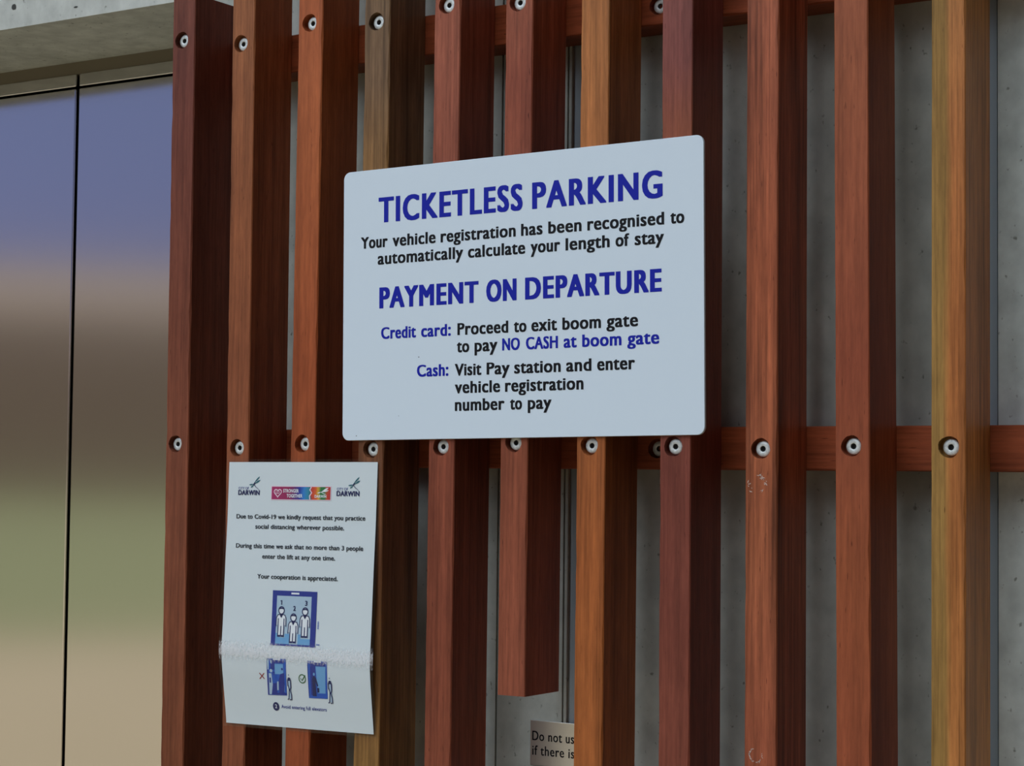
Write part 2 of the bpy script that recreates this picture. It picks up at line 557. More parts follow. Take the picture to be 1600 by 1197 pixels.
# rails
M_rail = wood('rail_timber', [(0, alb(112, 54, 34)), (1, alb(116, 56, 36))], 0, 1, 33.3, None, 0.4)
def rail(z0, z1, bx, bz, label):
    # grain runs along the rail: build it upright, then lay it down with its material coordinates
    L_ = 1.367
    H = z1 - z0
    me = timber_mesh('horizontal_rail', H, H, 0, 0, 0, L_, YW - DEP - 0.0002, [(z1 - bz, bx - 0.178)], M_rail, 77)
    o = obj('horizontal_rail', me, M_rail, None, (0.178, DEP + 0.0001, z(z1)))
    o.rotation_euler = (0, math.pi / 2, 0)
    thing(o, label, 'rail', 'horizontal timber rails behind the battens')
    add_bolts(o, [(z1 - bz, bx - 0.178, 0.3)], 0.005)
rail(0.4693, 0.5146, 0.7608, 0.4901, 'upper horizontal timber rail behind the battens, near the top of the picture')
rail(-0.0007, 0.0434, 0.7630, 0.0210, 'lower horizontal timber rail behind the battens, passing under the parking sign')

# ------------------------------------------------------------------ lettering
TXT = {}
def glyphs(body, off, space=1.0):
    key = (body, off, space)
    if key not in TXT:
        c = bpy.data.curves.new('t', 'FONT')
        c.body = body
        c.offset = off
        c.space_character = space
        c.resolution_u = 4
        o = bpy.data.objects.new('t', c)
        C.objects.link(o)
        dg = bpy.context.evaluated_depsgraph_get()
        dg.update()
        me = bpy.data.meshes.new_from_object(o.evaluated_get(dg))
        vs = [tuple(v.co[:2]) for v in me.vertices]
        fs = [tuple(p_.vertices) for p_ in me.polygons]
        bpy.data.objects.remove(o)
        bpy.data.curves.remove(c)
        bpy.data.meshes.remove(me)
        TXT[key] = (vs, fs)
    return TXT[key]
CAPV, _ = glyphs('H', 0.0)
CAP0 = max(v[1] for v in CAPV)
XH0 = max(v[1] for v in glyphs('x', 0.0)[0])

class Ink:
    """flat printed shapes in page millimetres, laid on a surface by a mapping function"""
    def __init__(s):
        s.v, s.f, s.uv = [], [], []
    def poly(s, pts):
        b = len(s.v)
        s.v += [tuple(p_) for p_ in pts]
        s.f.append(tuple(range(b, b + len(pts))))
    def text(s, body, x0, x1, base, cap, off=0.02, space=1.0, flip=True, bold=0.0, xh=None):
        vs, fs = glyphs(body, off, space)
        xa, xb_ = min(v[0] for v in vs), max(v[0] for v in vs)
        sx_ = (x1 - x0 - bold) / (xb_ - xa)
        vb = 0.35 * bold                                  # a little weight on the horizontals too
        sy_ = (cap - vb) / (CAP0 + 2 * off)
        for ly, (sh, sv) in enumerate([(i * bold / 3, j * vb) for j in (0, 1) for i in (0, 1, 2, 3)] if bold else [(0.0, 0.0)]):
            b = len(s.v)
            for x, y in vs:
                yy = (y + off) * sy_
                if xh and yy > 0:                     # taller small letters
                    h0 = (XH0 + 2 * off) * sy_
                    yy = yy * xh / h0 if yy < h0 else (xh + (yy - h0) * (cap - xh) / (cap - h0) if yy < cap else yy)
                yy += sv
                s.v.append((x0 + sh + (x - xa) * sx_, base - yy if flip else base + yy, ly * 1.2e-5))
            s.f += [tuple(i + b for i in f) for f in fs]
    def rect(s, x0, y0, x1, y1, n=6, quad=None):
        """grid, optionally bent to a quad of four corners TL TR BR BL"""
        q = quad or [(x0, y0), (x1, y0), (x1, y1), (x0, y1)]
        b = len(s.v)
        for j in range(n + 1):
            for i in range(n + 1):
                a, c = i / n, j / n
                s.v.append(tuple(q[0][k] * (1 - a) * (1 - c) + q[1][k] * a * (1 - c) + q[2][k] * a * c + q[3][k] * (1 - a) * c for k in (0, 1)))
        for j in range(n):
            for i in range(n):
                t = b + j * (n + 1) + i
                s.f.append((t, t + 1, t + n + 2, t + n + 1))
    def line(s, pts, wd, close=False, taper=None):
        """stroke with mitred joints, split into short pieces"""
        P = [Vector(p_) for p_ in pts]
        if close:
            P.append(P[0])
        Q = [P[0]]
        W = [0.0]
        for a, b in zip(P, P[1:]):
            k = max(1, int((b - a).length / 4.0))
            for i in range(1, k + 1):
                Q.append(a.lerp(b, i / k))
        n = len(Q)
        base = len(s.v)
        for i, p_ in enumerate(Q):
            a = Q[i - 1] if i > 0 else (Q[-2] if close else p_)
            b = Q[i + 1] if i < n - 1 else (Q[1] if close else p_)
            d = (b - a)
            d = d.normalized() if d.length > 1e-9 else Vector((1, 0))
            nn = Vector((-d.y, d.x))
            h = wd / 2 if taper is None else wd / 2 * (taper[0] + (taper[1] - taper[0]) * i / (n - 1))
            s.v.append(tuple(p_ + nn * h))
            s.v.append(tuple(p_ - nn * h))
        for i in range(n - 1):
            t = base + 2 * i
            s.f.append((t, t + 1, t + 3, t + 2))
    def ell(s, cx, cy, rx, ry=None, n=20):
        ry = ry or rx
        s.poly([(cx + rx * math.cos(2 * math.pi * k / n), cy + ry * math.sin(2 * math.pi * k / n)) for k in range(n)])
    def ring(s, cx, cy, r, wd, a0=0, a1=360, n=24, ry=None):
        ry = ry or r
        s.line([(cx + r * math.cos(math.radians(a0 + (a1 - a0) * k / n)), cy + ry * math.sin(math.radians(a0 + (a1 - a0) * k / n))) for k in range(n + 1)], wd)
    def build(s, name, m, parent, fn, lift, uvbox=None):
        me = bpy.data.meshes.new(name)
        me.from_pydata([fn(q[0], q[1], lift + (q[2] if len(q) > 2 else 0.0)) for q in s.v], [], s.f)
        me.update()
        bm = bmesh.new()
        bm.from_mesh(me)
        for f in bm.faces:                       # face the viewer
            f.normal_update()
            if f.normal.y > 0:
                f.normal_flip()
        bm.to_mesh(me)
        bm.free()
        if uvbox:
            x0, y0, x1, y1 = uvbox
            uvl = me.uv_layers.new(name='print')
            for lp in me.loops:
                x, y = s.v[lp.vertex_index][:2]
                uvl.data[lp.index].uv = ((x - x0) / (x1 - x0), (y - y0) / (y1 - y0))
        return obj(name, me, m, parent)

M_navy = mat('blue_vinyl', S(16, 30, 160), 0.5, spec=0.2)
M_black = mat('black_vinyl', (0.004, 0.004, 0.006), 0.5, spec=0.2)

# ------------------------------------------------------------------ parking sign, 450 x 300 mm
SR = 0.0110
root = empty('parking_sign', (0.4029, 0.0, z(0.3283)))
root.rotation_euler = (0, -SR, 0)
thing(root, 'large white ticketless parking sign with blue headings fixed across the battens', 'sign')
M_sign = mat('white_sign_panel', (0.71, 0.80, 0.87), 0.32)
bm = bmesh.new()
W_, H_, R_ = 0.4495, 0.300, 0.0085
out = []
for cx, cz, a0 in ((W_ - R_, -R_, 0), (R_, -R_, 90), (R_, -H_ + R_, 180), (W_ - R_, -H_ + R_, 270)):
    for k in range(9):
        a = math.radians(a0 + 90 * k / 8)
        out.append((cx + R_ * math.cos(a), cz + R_ * math.sin(a)))
rings = []
for y, ins in ((-0.0004, 0), (-0.0030, 0), (-0.0034, 0.0004)):
    ring = []
    for x, zz in out:
        cx, cz = W_ / 2, -H_ / 2
        ring.append(bm.verts.new((x - ins * (1 if x > cx else -1), y, zz - ins * (1 if zz > cz else -1))))
    rings.append(ring)
n = len(out)
for a, b in zip(rings, rings[1:]):
    for k in range(n):
        bm.faces.new((a[k], a[(k + 1) % n], b[(k + 1) % n], b[k]))
bm.faces.new(rings[0])
bm.faces.new(rings[-1])
bmesh.ops.recalc_face_normals(bm, faces=bm.faces[:])
bm_obj('panel', bm, M_sign, root)
def on_sign(x, y, lift):
    return (x / 1000, -0.0034 - lift, -y / 1000)
def sign_line(name, words, base, cap, m, off, bold, xh=None, sp=1.04):
    ik = Ink()
    for b_, a, c in words:
        ik.text(b_, a, c, base, cap, off, sp, bold=bold, xh=xh)
    return ik.build(name, m, root, on_sign, 0.00015)
HD, BD = dict(off=0.0, bold=2.9, sp=1.16), dict(off=0.0, bold=1.35, xh=9.0, sp=1.08)
sign_line('heading_lettering', [('TICKETLESS', 48.4, 236.6), ('PARKING', 248.3, 403.3)], 59.9, 28.0, M_navy, **HD)
sign_line('heading_lettering', [('PAYMENT', 50.1, 181.1), ('ON', 190.9, 229.1), ('DEPARTURE', 239.7, 402.0)], 155.0, 23.2, M_navy, **HD)
sign_line('body_lettering', [('Your', 24.3, 61.0), ('vehicle', 67.6, 125.2), ('registration', 131.8, 227.9), ('has', 234.6, 261.2), ('been', 268.2, 308.5), ('recognised', 315.4, 404.9), ('to', 411.8, 427.7)], 87.3, 12.7, M_black, **BD)
sign_line('body_lettering', [('automatically', 47.6, 161.2), ('calculate', 167.4, 239.8), ('your', 246.5, 282.7), ('length', 289.2, 341.9), ('of', 348.7, 364.7), ('stay', 371.0, 404.6)], 106.3, 12.7, M_black, **BD)
sign_line('blue_lettering', [('Credit', 52.7, 99.7), ('card:', 106.5, 145.5)], 188.9, 12.7, M_navy, **BD)
sign_line('body_lettering', [('Proceed', 154.1, 218.8), ('to', 225.6, 241.5), ('exit', 247.5, 278.9), ('boom', 285.4, 331.5), ('gate', 337.9, 374.8)], 188.8, 12.7, M_black, **BD)
sign_line('body_lettering', [('to', 153.3, 169.4), ('pay', 176.2, 205.3)], 207.4, 12.7, M_black, **BD)
sign_line('blue_lettering', [('NO', 211.2, 233.3), ('CASH', 240.8, 280.0), ('at', 286.9, 302.7), ('boom', 309.2, 355.5), ('gate', 362.2, 399.0)], 207.5, 12.7, M_navy, **BD)
sign_line('blue_lettering', [('Cash:', 101.2, 142.6)], 232.0, 12.7, M_navy, **BD)
sign_line('body_lettering', [('Visit', 150.9, 185.0), ('Pay', 191.6, 220.7), ('station', 226.3, 283.4), ('and', 290.0, 320.2), ('enter', 326.9, 371.1)], 232.4, 12.7, M_black, **BD)
sign_line('body_lettering', [('vehicle', 151.0, 208.7), ('registration', 214.9, 310.7)], 251.3, 12.7, M_black, **BD)
sign_line('body_lettering', [('number', 151.1, 214.3), ('to', 221.0, 236.1), ('pay', 243.2, 272.2)], 270.2, 12.7, M_black, **BD)
# dirt specks on the panel
M_dirt = mat('dirt', (0.25, 0.27, 0.28), 0.8)
for dx_, dy_, dr_ in ((103.5, 210.5, 0.9), (19.5, 295.0, 0.8), (77, 274, 0.5)):
    ik = Ink()
    ik.ell(dx_, dy_, dr_, dr_ * 0.8, 8)
    ik.build('dirt_speck', M_dirt, root, on_sign, 0.0001)

# ------------------------------------------------------------------ laminated A4 notice
PT = [Vector(a) for a in ((.2418, .0039), (.4542, .0047), (.2445, -.2952), (.4547, -.2923))]
VS = np.array([-20, 0, 68, 110, 130, 188, 204, 217, 228, 240, 284, 297, 320.])
YS = np.array([1.6, 1.8, 4.2, 6.8, 7.8, 10.6, 11.7, 12.5, 11.7, 10.4, 4.2, 2.6, 1.2])
NX, NZ = 0.2418, z(0.0039)
VF = np.arange(-15, 315, 0.5)
YF = np.interp(VF, VS, YS)
ker = np.hanning(21)
ker /= ker.sum()
YF = np.convolve(np.pad(YF, 10, mode='edge'), ker, mode='valid')
def page(u, v, lift):
    a, b = u / 210, v / 297
    q = PT[0] * (1 - a) * (1 - b) + PT[1] * a * (1 - b) + PT[2] * (1 - a) * b + PT[3] * a * b
    bl = float(np.interp(v + 6.0 * (0.5 - a), VF, YF)) * (1 - 0.06 * a)
    y = -bl / 1000 - lift
    if 196 < v < 240:                                 # the crease is crumpled
        k = max(0.0, 1 - ((v + 6.0 * (0.5 - a) - 218) / 20) ** 2)
        y += 0.00016 * k * noise.noise((u * 0.5, v * 0.28, 3.0))
    return (q.x - NX, y, q.y + Z0 - NZ)
notice = empty('paper_notice', (NX, 0, NZ))
thing(notice, 'laminated white paper notice about lift distancing, bulging, fixed below left of the parking sign', 'notice')
M_paper = mat('white_paper', (0.74, 0.79, 0.80), 0.7, spec=0.2)
def sheet(u0, u1, v0, v1, nu, nv, lift, name, m):
    ik = Ink()
    b = 0
    for j in range(nv + 1):
        for i in range(nu + 1):
            ik.v.append((u0 + (u1 - u0) * i / nu, v0 + (v1 - v0) * j / nv))
    for j in range(nv):
        for i in range(nu):
            t = j * (nu + 1) + i
            ik.f.append((t, t + 1, t + nu + 2, t + nu + 1))
    o = ik.build(name, m, notice, page, lift)
    for p_ in o.data.polygons:
        p_.use_smooth = True
    return o
sheet(0, 210, 0, 297, 70, 150, 0.0, 'paper', M_paper)
# clear laminate: thin film with a glossy skin, crumpled along the crease
M_film = bpy.data.materials.new('clear_laminate')
M_film.use_nodes = True
N = M_film.node_tree.nodes
L = M_film.node_tree.links
N.clear()
fo = N.new('ShaderNodeOutputMaterial')
mx = N.new('ShaderNodeMixShader')
tr = N.new('ShaderNodeBsdfTransparent')
tr.inputs[0].default_value = (0.97, 0.98, 0.98, 1)
gl = N.new('ShaderNodeBsdfGlossy')
gl.inputs['Roughness'].default_value = 0.18
fr = N.new('ShaderNodeFresnel')
geo = N.new('ShaderNodeNewGeometry')               # same thin film seen from either side
ior = N.new('ShaderNodeMapRange')
ior.inputs['To Min'].default_value = 1.45
ior.inputs['To Max'].default_value = 1 / 1.45
L.new(geo.outputs['Backfacing'], ior.inputs[0])
L.new(ior.outputs[0], fr.inputs['IOR'])
L.new(fr.outputs[0], mx.inputs[0])
L.new(tr.outputs[0], mx.inputs[1])
L.new(gl.outputs[0], mx.inputs[2])
dfw = N.new('ShaderNodeBsdfDiffuse')              # painted glare: white flecks stand in for the highlight along the crease
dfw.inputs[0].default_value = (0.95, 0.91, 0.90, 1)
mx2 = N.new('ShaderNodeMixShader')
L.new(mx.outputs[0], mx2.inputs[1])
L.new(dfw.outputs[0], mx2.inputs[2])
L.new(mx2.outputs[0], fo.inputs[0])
ft = N.new('ShaderNodeTexCoord')
fs_ = N.new('ShaderNodeSeparateXYZ')
L.new(ft.outputs['Object'], fs_.inputs[0])
fm = N.new('ShaderNodeMapping')
fm.inputs['Scale'].default_value = (700, 700, 380)
fn_ = N.new('ShaderNodeTexNoise')
fn_.inputs['Scale'].default_value = 1.0
fn_.inputs['Detail'].default_value = 3
L.new(ft.outputs['Object'], fm.inputs[0])
L.new(fm.outputs[0], fn_.inputs['Vector'])
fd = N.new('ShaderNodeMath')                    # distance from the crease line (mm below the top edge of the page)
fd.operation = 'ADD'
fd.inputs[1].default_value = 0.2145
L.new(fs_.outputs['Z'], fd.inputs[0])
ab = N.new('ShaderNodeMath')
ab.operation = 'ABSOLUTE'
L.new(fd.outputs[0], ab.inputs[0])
fk = N.new('ShaderNodeMapRange')
fk.inputs['From Min'].default_value = 0.016
fk.inputs['From Max'].default_value = 0.009
L.new(ab.outputs[0], fk.inputs[0])
bp = N.new('ShaderNodeBump')
bp.inputs['Distance'].default_value = 0.002
L.new(fk.outputs[0], bp.inputs['Strength'])
L.new(fn_.outputs['Fac'], bp.inputs['Height'])
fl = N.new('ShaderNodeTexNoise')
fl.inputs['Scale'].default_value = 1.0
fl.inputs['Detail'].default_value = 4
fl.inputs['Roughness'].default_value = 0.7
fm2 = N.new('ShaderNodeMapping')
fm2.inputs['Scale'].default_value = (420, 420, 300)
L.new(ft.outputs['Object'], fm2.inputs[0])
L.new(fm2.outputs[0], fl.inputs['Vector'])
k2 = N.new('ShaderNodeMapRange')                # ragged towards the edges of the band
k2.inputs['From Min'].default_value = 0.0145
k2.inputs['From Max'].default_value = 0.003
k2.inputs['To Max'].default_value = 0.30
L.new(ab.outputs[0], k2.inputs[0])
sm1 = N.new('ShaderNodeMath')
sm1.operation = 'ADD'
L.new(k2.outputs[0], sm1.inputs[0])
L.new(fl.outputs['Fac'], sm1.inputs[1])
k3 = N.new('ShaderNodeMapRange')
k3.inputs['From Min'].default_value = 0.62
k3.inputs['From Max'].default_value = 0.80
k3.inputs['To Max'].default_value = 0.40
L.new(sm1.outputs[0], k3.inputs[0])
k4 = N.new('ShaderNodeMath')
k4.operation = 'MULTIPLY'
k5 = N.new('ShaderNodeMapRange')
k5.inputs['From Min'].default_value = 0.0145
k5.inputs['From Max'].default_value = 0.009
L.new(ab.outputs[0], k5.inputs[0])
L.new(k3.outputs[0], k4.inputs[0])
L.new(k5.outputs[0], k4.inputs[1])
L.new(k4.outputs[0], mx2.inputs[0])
L.new(bp.outputs[0], gl.inputs['Normal'])
L.new(bp.outputs[0], fr.inputs['Normal'])
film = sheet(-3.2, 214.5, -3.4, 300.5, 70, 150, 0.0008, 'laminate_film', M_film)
film['label'] = 'clear glossy laminate film with painted glare along a crumpled crease'

M_ink = mat('dark_print', S(14, 30, 44), 0.6)
M_nav2 = mat('navy_print', S(10, 22, 86), 0.6)
M_blue = mat('royal_blue_print', S(22, 44, 140), 0.6)
M_mid = mat('mid_blue_print', S(24, 86, 186), 0.6)
M_sky = mat('light_blue_print', S(110, 168, 214), 0.6)
M_pale = mat('pale_blue_print', S(178, 200, 216), 0.6)
M_wht = mat('white_print', (0.86, 0.88, 0.9), 0.6)
M_red = mat('red_print', S(150, 20, 30), 0.6)
M_grn = mat('green_print', S(40, 100, 50), 0.6)
M_teal = mat('teal_print', S(16, 104, 116), 0.6)
M_pink = mat('pale_pink_print', S(244, 214, 226), 0.6)
LIFT = 0.00035
def ink(name, m, fn, parent=notice, lift=LIFT, uvbox=None):
    ik = Ink()
    fn(ik)
    return ik.build(name, m, parent, page, lift, uvbox)

for body, x0, x1, base in (('Due to Covid-19 we kindly request that you practice', 13.4, 195.9, 64.4), ('social distancing wherever possible.', 41.8, 167.6, 75.6),
                           ('During this time we ask that no more than 3 people', 14.8, 194.8, 97.6), ('enter the lift at any one time.', 54.0, 157.2, 109.1),
                           ('Your cooperation is appreciated.', 48.0, 161.9, 131.6)):
    ink('notice_lettering', M_ink, lambda k: k.text(body, x0, x1, base, 4.9, 0.0, 1.04, bold=0.5, xh=3.4))

def petal(k, x0, y0, x1, y1, wd):
    d = Vector((x1 - x0, y1 - y0))
    nn = Vector((-d.y, d.x)).normalized()
    pts = []
    for t, h in ((0, .10), (.25, .5), (.55, 1), (.8, .85), (1, .1)):
        pts.append((Vector((x0, y0)) + d * t, h * wd / 2))
    k.poly([tuple(p_ + nn * h) for p_, h in pts] + [tuple(p_ - nn * h) for p_, h in reversed(pts)])
for dx, dy in ((0, 0), (140.6, 0.1)):
    lg = ink('emblem_lettering', M_nav2, lambda k: k.text('DARWIN', 14.8 + dx, 46.3 + dx, 37.6 + dy, 5.6, 0.0, 1.08, bold=0.75))
    def cityof(k):
        k.text('CITY OF', 15.0 + dx, 30.2 + dx, 31.3 + dy, 2.9, 0.004, 1.0)
    ink('emblem_lettering', M_blue, cityof)
    def fly(k):
        petal(k, 37.0 + dx, 24.6 + dy, 45.6 + dx, 16.4 + dy, 1.7)
        petal(k, 38.0 + dx, 25.0 + dy, 46.6 + dx, 20.4 + dy, 1.9)
        petal(k, 38.2 + dx, 25.0 + dy, 30.6 + dx, 26.0 + dy, 1.5)
        petal(k, 38.2 + dx, 25.4 + dy, 33.0 + dx, 29.2 + dy, 1.6)
    dg_ = ink('dragonfly', M_teal, fly)
    def body_(k):
        k.ell(38.6 + dx, 24.4 + dy, 1.0, 0.8, 10)
        k.line([(36.6 + dx, 25.8 + dy), (39.6 + dx, 23.4 + dy)], 1.2)
        k.line([(37.6 + dx, 25.4 + dy), (40.2 + dx, 28.2 + dy), (43.2 + dx, 30.0 + dy), (45.0 + dx, 31.6 + dy)], 0.9, taper=(1, .5))
    ink('dragonfly_body', M_nav2, body_, dg_, LIFT + 0.0001)

# rainbow banner
M_ban = mat('rainbow_print', (0.5, 0.1, 0.3), 0.6)
N, L, b = nodes(M_ban)
uvn = N.new('ShaderNodeUVMap')
uvn.uv_map = 'print'
su = N.new('ShaderNodeSeparateXYZ')
L.new(uvn.outputs[0], su.inputs[0])
mp = N.new('ShaderNodeMapping')
mp.inputs['Scale'].default_value = (6, 1.4, 1)
nz = N.new('ShaderNodeTexNoise')
nz.inputs['Scale'].default_value = 1.0
nz.inputs['Detail'].default_value = 2
L.new(uvn.outputs[0], mp.inputs[0])
L.new(mp.outputs[0], nz.inputs['Vector'])
am = N.new('ShaderNodeMath')
am.operation = 'MULTIPLY_ADD'
L.new(nz.outputs['Fac'], am.inputs[0])
am.inputs[1].default_value = 0.10
L.new(su.outputs['X'], am.inputs[2])
sb = N.new('ShaderNodeMath')
sb.operation = 'SUBTRACT'
L.new(am.outputs[0], sb.inputs[0])
sb.inputs[1].default_value = 0.05
cr = ramp(M_ban, sb.outputs[0], [(0.0, S(176, 24, 96)), (0.30, S(150, 14, 80)), (0.40, S(90, 20, 110)), (0.47, S(18, 34, 150)), (0.56, S(40, 130, 206)), (0.62, S(40, 140, 170)), (0.66, S(10, 110, 110)),
                                 (0.685, S(206, 50, 36)), (0.75, S(226, 96, 30)), (0.79, S(220, 170, 40)), (0.84, S(20, 120, 60)), (0.91, S(30, 120, 50)), (0.95, S(206, 60, 36)), (1.0, S(186, 20, 30))])
L.new(cr, b.inputs['Base Color'])
BX0, BY0, BX1, BY1 = 63.9, 27.8, 147.0, 42.1
ink('banner_border', M_pink, lambda k: k.rect(BX0 - 0.9, BY0 - 0.9, BX1 + 0.9, BY1 + 0.9, 8))
ban = ink('banner', M_ban, lambda k: k.rect(BX0, BY0, BX1, BY1, 10), notice, LIFT + 0.0001, (BX0, BY0, BX1, BY1))
def heart(k):
    pts = []
    for i in range(28):
        t = math.pi * 2 * i / 28
        pts.append((72.7 + 5.2 * math.sin(t) ** 3, 34.6 - 4.9 * (13 * math.cos(t) - 5 * math.cos(2 * t) - 2 * math.cos(3 * t) - math.cos(4 * t)) / 16))
    k.line(pts, 1.1, True)
    k.text('LD', 69.8, 75.2, 35.8, 3.6, 0.01)
ink('heart_mark', M_pink, heart, ban, LIFT + 0.0002)
def strg(k):
    k.text('STRONGER', 80.4, 102.6, 34.3, 3.9, 0.025, 1.04)
    k.text('TOGETHER', 85.6, 108.0, 39.9, 3.9, 0.025, 1.04)
ink('banner_lettering', M_wht, strg, ban, LIFT + 0.0002)
def white_edge(k):
    k.line([(120.2, 28.0), (118.2, 31.0), (120.8, 34.4), (118.0, 38.0), (118.6, 42.0)], 1.5)
ink('torn_edge', M_pink, white_edge, ban, LIFT + 0.0002)
def wdf(k):
    petal(k, 134.5, 33.2, 144.2, 28.9, 1.9)
    petal(k, 134.5, 33.6, 144.6, 31.6, 1.6)
    petal(k, 134.5, 33.4, 128.8, 34.8, 1.3)
    k.line([(134.0, 33.6), (138.0, 35.4), (140.6, 36.0)], 0.6)
    k.text('DARWIN', 125.2, 141.6, 39.9, 3.2, 0.03, 1.04)
ink('white_emblem', M_wht, wdf, ban, LIFT + 0.0002)

# lift car diagram with three standing figures
dia = ink('lift_diagram', M_blue, lambda k: (
    k.rect(71.6, 144.2, 78.0, 205.3, 8), k.rect(126.9, 144.3, 134.4, 205.6, 8), k.rect(78.0, 144.2, 126.9, 150.0, 6), k.rect(70.6, 203.4, 135.0, 205.4, 8)))
ink('diagram_floor', M_pale, lambda k: k.rect(78.0, 150.0, 126.9, 203.4, 12), dia, LIFT)
ink('diagram_floor', M_sky, lambda k: (k.rect(78.0, 191.5, 83, 203.4, 4), k.rect(91.0, 192.0, 97.5, 203.4, 4), k.rect(109.6, 192.0, 113.4, 203.4, 4), k.rect(83.0, 196.4, 91.0, 203.4, 4), k.rect(113.4, 196.8, 126.9, 203.4, 4)), dia, LIFT + 0.0001)
ink('diagram_lamp', M_wht, lambda k: k.rect(98.2, 146.0, 109.4, 148.0, 3), dia, LIFT + 0.0001)
def figure(name, cx, top, foot, num):
    def fill(k):
        k.ell(cx, top + 4.0, 3.6, 3.6)
        k.poly([(cx - 6.4, top + 10.5), (cx - 3.4, top + 8.6), (cx + 3.4, top + 8.6), (cx + 6.4, top + 10.5), (cx + 6.4, top + 15), (cx - 6.4, top + 15)])
        k.rect(cx - 6.4, top + 15, cx + 6.4, top + 20.5, 3)
        k.rect(cx - 3.9, top + 20.5, cx + 3.9, foot - 0.8, 5)
    f = ink(name, M_wht, fill, dia, LIFT + 0.0002)
    def lines(k):
        k.ring(cx, top + 4.1, 3.9, 1.3, ry=4.1)
        k.line([(cx - 3.4, top + 2.2), (cx, top + 1.6), (cx + 3.4, top + 2.2)], 1.5)
        for s in (-1, 1):
            k.line([(cx, top + 11.8), (cx + s * 1.9, top + 8.6), (cx + s * 5.0, top + 9.2), (cx + s * 6.7, top + 12.5), (cx + s * 7.0, top + 22.0)], 1.2)
            k.line([(cx + s * 4.1, top + 13.0), (cx + s * 4.1, foot - 0.6)], 1.3)
            k.line([(cx + s * 0.3, foot - 0.8), (cx + s * 4.8, foot - 0.8)], 2.0)
        k.poly([(cx - 2.0, top + 8.2), (cx + 2.0, top + 8.2), (cx, top + 12.6)])
        k.line([(cx, foot - 0.6), (cx, top + 21.5)], 1.3)
    ink('figure_outline', M_nav2, lines, f, LIFT + 0.0003)
    return f
figure('figure', 85.3, 162.2, 195.4, 1)
figure('figure', 102.6, 169.6, 201.8, 2)
figure('figure', 118.8, 162.4, 195.2, 3)
for ch, x, yb in (('1', 84.6, 160.0), ('2', 103.6, 166.2), ('3', 119.8, 160.0)):
    if ch == '1':
        ink('numeral', M_nav2, lambda k: k.line([(x - 1.1, yb - 4.0), (x + 0.5, yb - 5.1), (x + 0.5, yb)], 1.25), dia, LIFT + 0.0003)
    else:
        ink('numeral', M_nav2, lambda k: k.text(ch, x - 1.7, x + 1.7, yb, 5.4, 0.0, bold=0.6), dia, LIFT + 0.0003)
def credit(k):
    for i in range(9):
        k.rect(136.4, 176.9 + i * 0.95, 138.4, 177.4 + i * 0.95, 1)
    for i in range(5):
        k.rect(135.8 + i * 1.05, 201.6, 136.4 + i * 1.05, 203.0, 1)
ink('small_print', M_mid, credit)

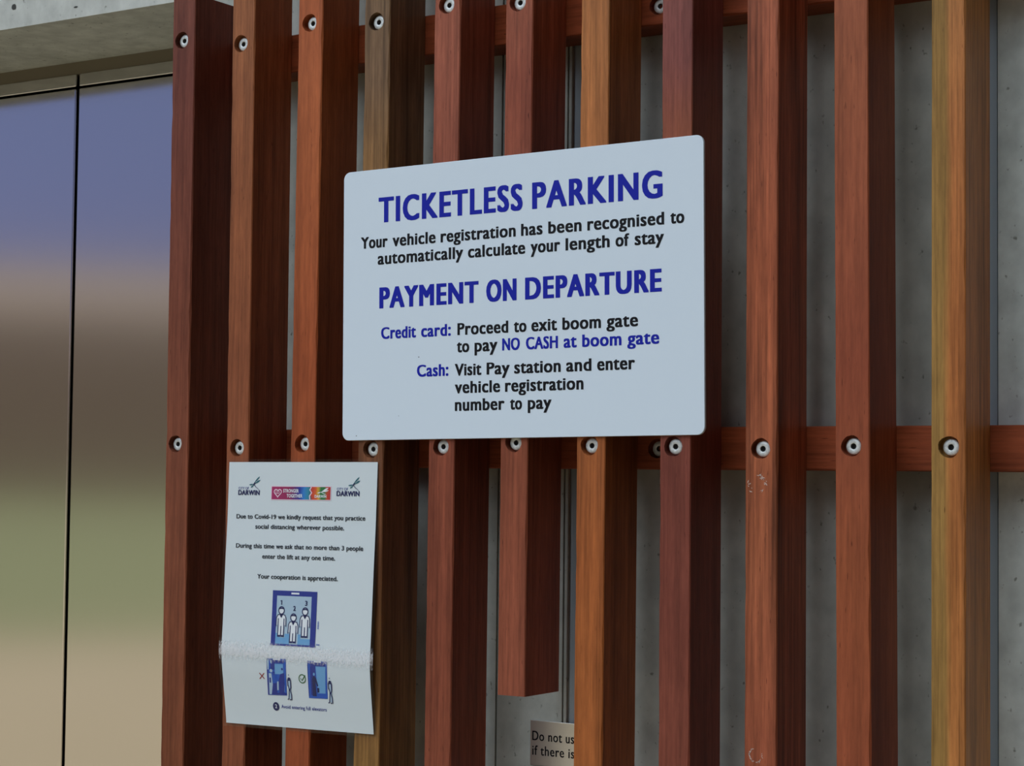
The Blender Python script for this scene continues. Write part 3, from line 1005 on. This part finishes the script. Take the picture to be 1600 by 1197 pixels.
# two lift doorways, crowded and empty
def doorway(name, quad, crowded):
    q = [Vector(p_) for p_ in quad]
    def at(a, c):
        p_ = q[0] * (1 - a) * (1 - c) + q[1] * a * (1 - c) + q[2] * a * c + q[3] * (1 - a) * c
        return (p_.x, p_.y)
    def sub(k, a0, c0, a1, c1, n=4):
        k.rect(0, 0, 0, 0, n, [at(a0, c0), at(a1, c0), at(a1, c1), at(a0, c1)])
    o = ink(name, M_mid, lambda k: sub(k, 0, 0, 1, 1, 8))
    def deep(k):
        if crowded:
            sub(k, 0.20, 0.02, 0.42, 0.30)
            sub(k, 0.30, 0.04, 0.90, 0.12)
            sub(k, 0.0, 0.0, 0.08, 1.0)
            sub(k, 0.08, 0.93, 0.98, 0.99)
        else:
            sub(k, 0.14, 0.03, 0.40, 0.92)
            sub(k, 0.40, 0.03, 0.92, 0.13)
            sub(k, 0.0, 0.0, 0.04, 0.95)
    ink('doorway_side', M_blue, deep, o, LIFT + 0.0001)
    ink('doorway_lamp', M_wht, lambda k: sub(k, 0.34, 0.0, 0.70, 0.035, 2), o, LIFT + 0.00015)
    def wall_(k):
        if crowded:
            sub(k, 0.42, 0.14, 0.86, 0.42)
        else:
            k.rect(0, 0, 0, 0, 6, [at(0.43, 0.14), at(0.93, 0.14), at(0.90, 0.86), at(0.50, 0.86)])
    ink('doorway_opening', M_sky, wall_, o, LIFT + 0.0001)
    if crowded:
        def w1(k):
            k.poly([at(0.02, .02), at(.12, .02), at(.10, .30), at(.04, .30)])
            k.poly([at(.20, .04), at(.27, .04), at(.26, .14), at(.2, .12)])
            x, y = at(.22, .33)
            k.ell(x, y, 2.0, 2.0, 12)
            k.poly([at(.10, .40), at(.24, .40), at(.28, .70), at(.20, .98), at(.08, .98)])
            k.poly([at(.52, .62), at(.60, .62), at(.58, .86), at(.50, .86)])
            k.poly([at(.84, .72), at(.90, .72), at(.88, .90), at(.84, .90)])
        ink('figure', M_pale, w1, o, LIFT + 0.00015)
        def w2(k):
            x, y = at(.36, .40)
            k.ell(x, y, 1.6, 2.0, 12)
            k.poly([at(.30, .66), at(.50, .66), at(.50, .98), at(.20, .98)])
            x, y = at(.80, .28)
            k.ell(x, y, 1.3, 1.5, 12)
            k.poly([at(.70, .42), at(.90, .38), at(.90, .70), at(.86, .96), at(.62, .96), at(.60, .60)])
            k.poly([at(.12, .52), at(.20, .52), at(.20, .66), at(.12, .66)])
        ink('figure', M_blue, w2, o, LIFT + 0.0002)
        def w3(k):
            k.poly([at(.28, .48), at(.46, .46), at(.50, .66), at(.28, .68)])
            x, y = at(.37, .41)
            k.ell(x, y, 0.7, 1.0, 10)
        ink('figure', M_mid, w3, o, LIFT + 0.00025)
    else:
        def w1(k):
            x, y = at(.33, .35)
            k.ell(x, y, 1.3, 1.7, 12)
        ink('figure', M_sky, w1, o, LIFT + 0.00015)
        def w2(k):
            k.poly([at(.28, .40), at(.40, .42), at(.46, .50), at(.54, .66), at(.48, .68), at(.40, .56), at(.42, .94), at(.22, .94), at(.22, .50)])
            k.poly([at(.47, .71), at(.58, .72), at(.58, .84), at(.47, .84)])
        ink('figure', M_nav2, w2, o, LIFT + 0.0002)
    return o
doorway('doorway_picture', [(66.3, 220.6), (94.0, 219.9), (92.7, 260.9), (65.4, 261.6)], True)
doorway('doorway_picture', [(124.3, 220.5), (151.7, 220.3), (150.1, 261.5), (123.9, 261.9)], False)
def waiting(cx, top):
    def fill(k):
        k.line([(cx + 0.4, top + 1.5), (cx + 0.6, top + 12), (cx + 0.6, top + 24)], 4.0)
    f = ink('waiting_figure', M_pale, fill)
    def o_(k):
        k.ring(cx, top - 2.6, 0.5, 0.4, n=10)
        k.line([(cx - 1.7, top + 10), (cx - 1.7, top + 3.5), (cx - 0.4, top + 0.6), (cx + 1.2, top + 0.8), (cx + 2.4, top + 4.0), (cx + 2.2, top + 11.5), (cx + 1.0, top + 14.0)], 1.5)
        k.line([(cx - 1.7, top + 8), (cx - 0.2, top + 13), (cx - 0.9, top + 19), (cx - 1.6, top + 24.2), (cx - 3.4, top + 25.0)], 1.3)
        k.line([(cx + 0.4, top + 13), (cx + 2.4, top + 19), (cx + 2.4, top + 25.0), (cx - 0.2, top + 25.2)], 1.3)
        k.poly([(cx - 1.2, top + 0.4), (cx + 1.6, top + 0.4), (cx + 1.4, top + 4.0), (cx - 0.9, top + 4.0)])
    ink('figure_outline', M_nav2, o_, f, LIFT + 0.0001)
waiting(96.8, 240.2)
waiting(154.2, 240.9)
ink('cross_mark', M_red, lambda k: (k.line([(54.8, 237.4), (61.8, 243.8)], 1.1), k.line([(61.8, 237.2), (54.8, 244.0)], 1.1)))
ink('tick_mark', M_grn, lambda k: (k.ring(116.0, 240.9, 4.6, 1.1), k.line([(113.8, 240.4), (115.6, 243.0), (120.4, 236.8)], 1.2)))
bd = ink('number_badge', M_nav2, lambda k: k.ell(75.7, 274.1, 4.6, 4.9, 24))
ink('numeral', M_wht, lambda k: k.text('2', 74.3, 77.2, 276.0, 4.2, 0.01), bd, LIFT + 0.0001)
ink('caption_lettering', M_blue, lambda k: k.text('Avoid entering full elevators', 83.2, 147.4, 275.6, 4.0, 0.012, 1.04))

# ------------------------------------------------------------------ small steel plaque on the wall
YP = YW - 0.0015
pq = empty('steel_plaque', (0.5843, YW, z(-0.327)))
thing(pq, 'small brushed steel plaque with black writing on the concrete wall, partly hidden behind a batten', 'plaque')
M_pq = mat('plaque_steel', (0.72, 0.70, 0.66), 0.33, 0.9)
n = add_noise(M_pq, scale=(4, 4, 600), detail=2)
bump(M_pq, n, 0.06, 0.0005)
bm = bmesh.new()
box(bm, 0, 0.085, -0.0015, 0.0, 0, 0.049, 0.0004)
bm_obj('plate', bm, M_pq, pq)
def on_pq(x, y, lift):
    return (x / 1000, -0.0015 - lift, y / 1000)
for body, x0, x1, base in (('Do not use', 2.7, 62.8, 27.1), ('if there is', 2.9, 56.8, 11.2)):
    ik = Ink()
    ik.text(body, x0, x1, base, 10.4, 0.0, 1.1, flip=False, bold=0.5)
    ik.build('lettering', M_black, pq, on_pq, 0.00015)
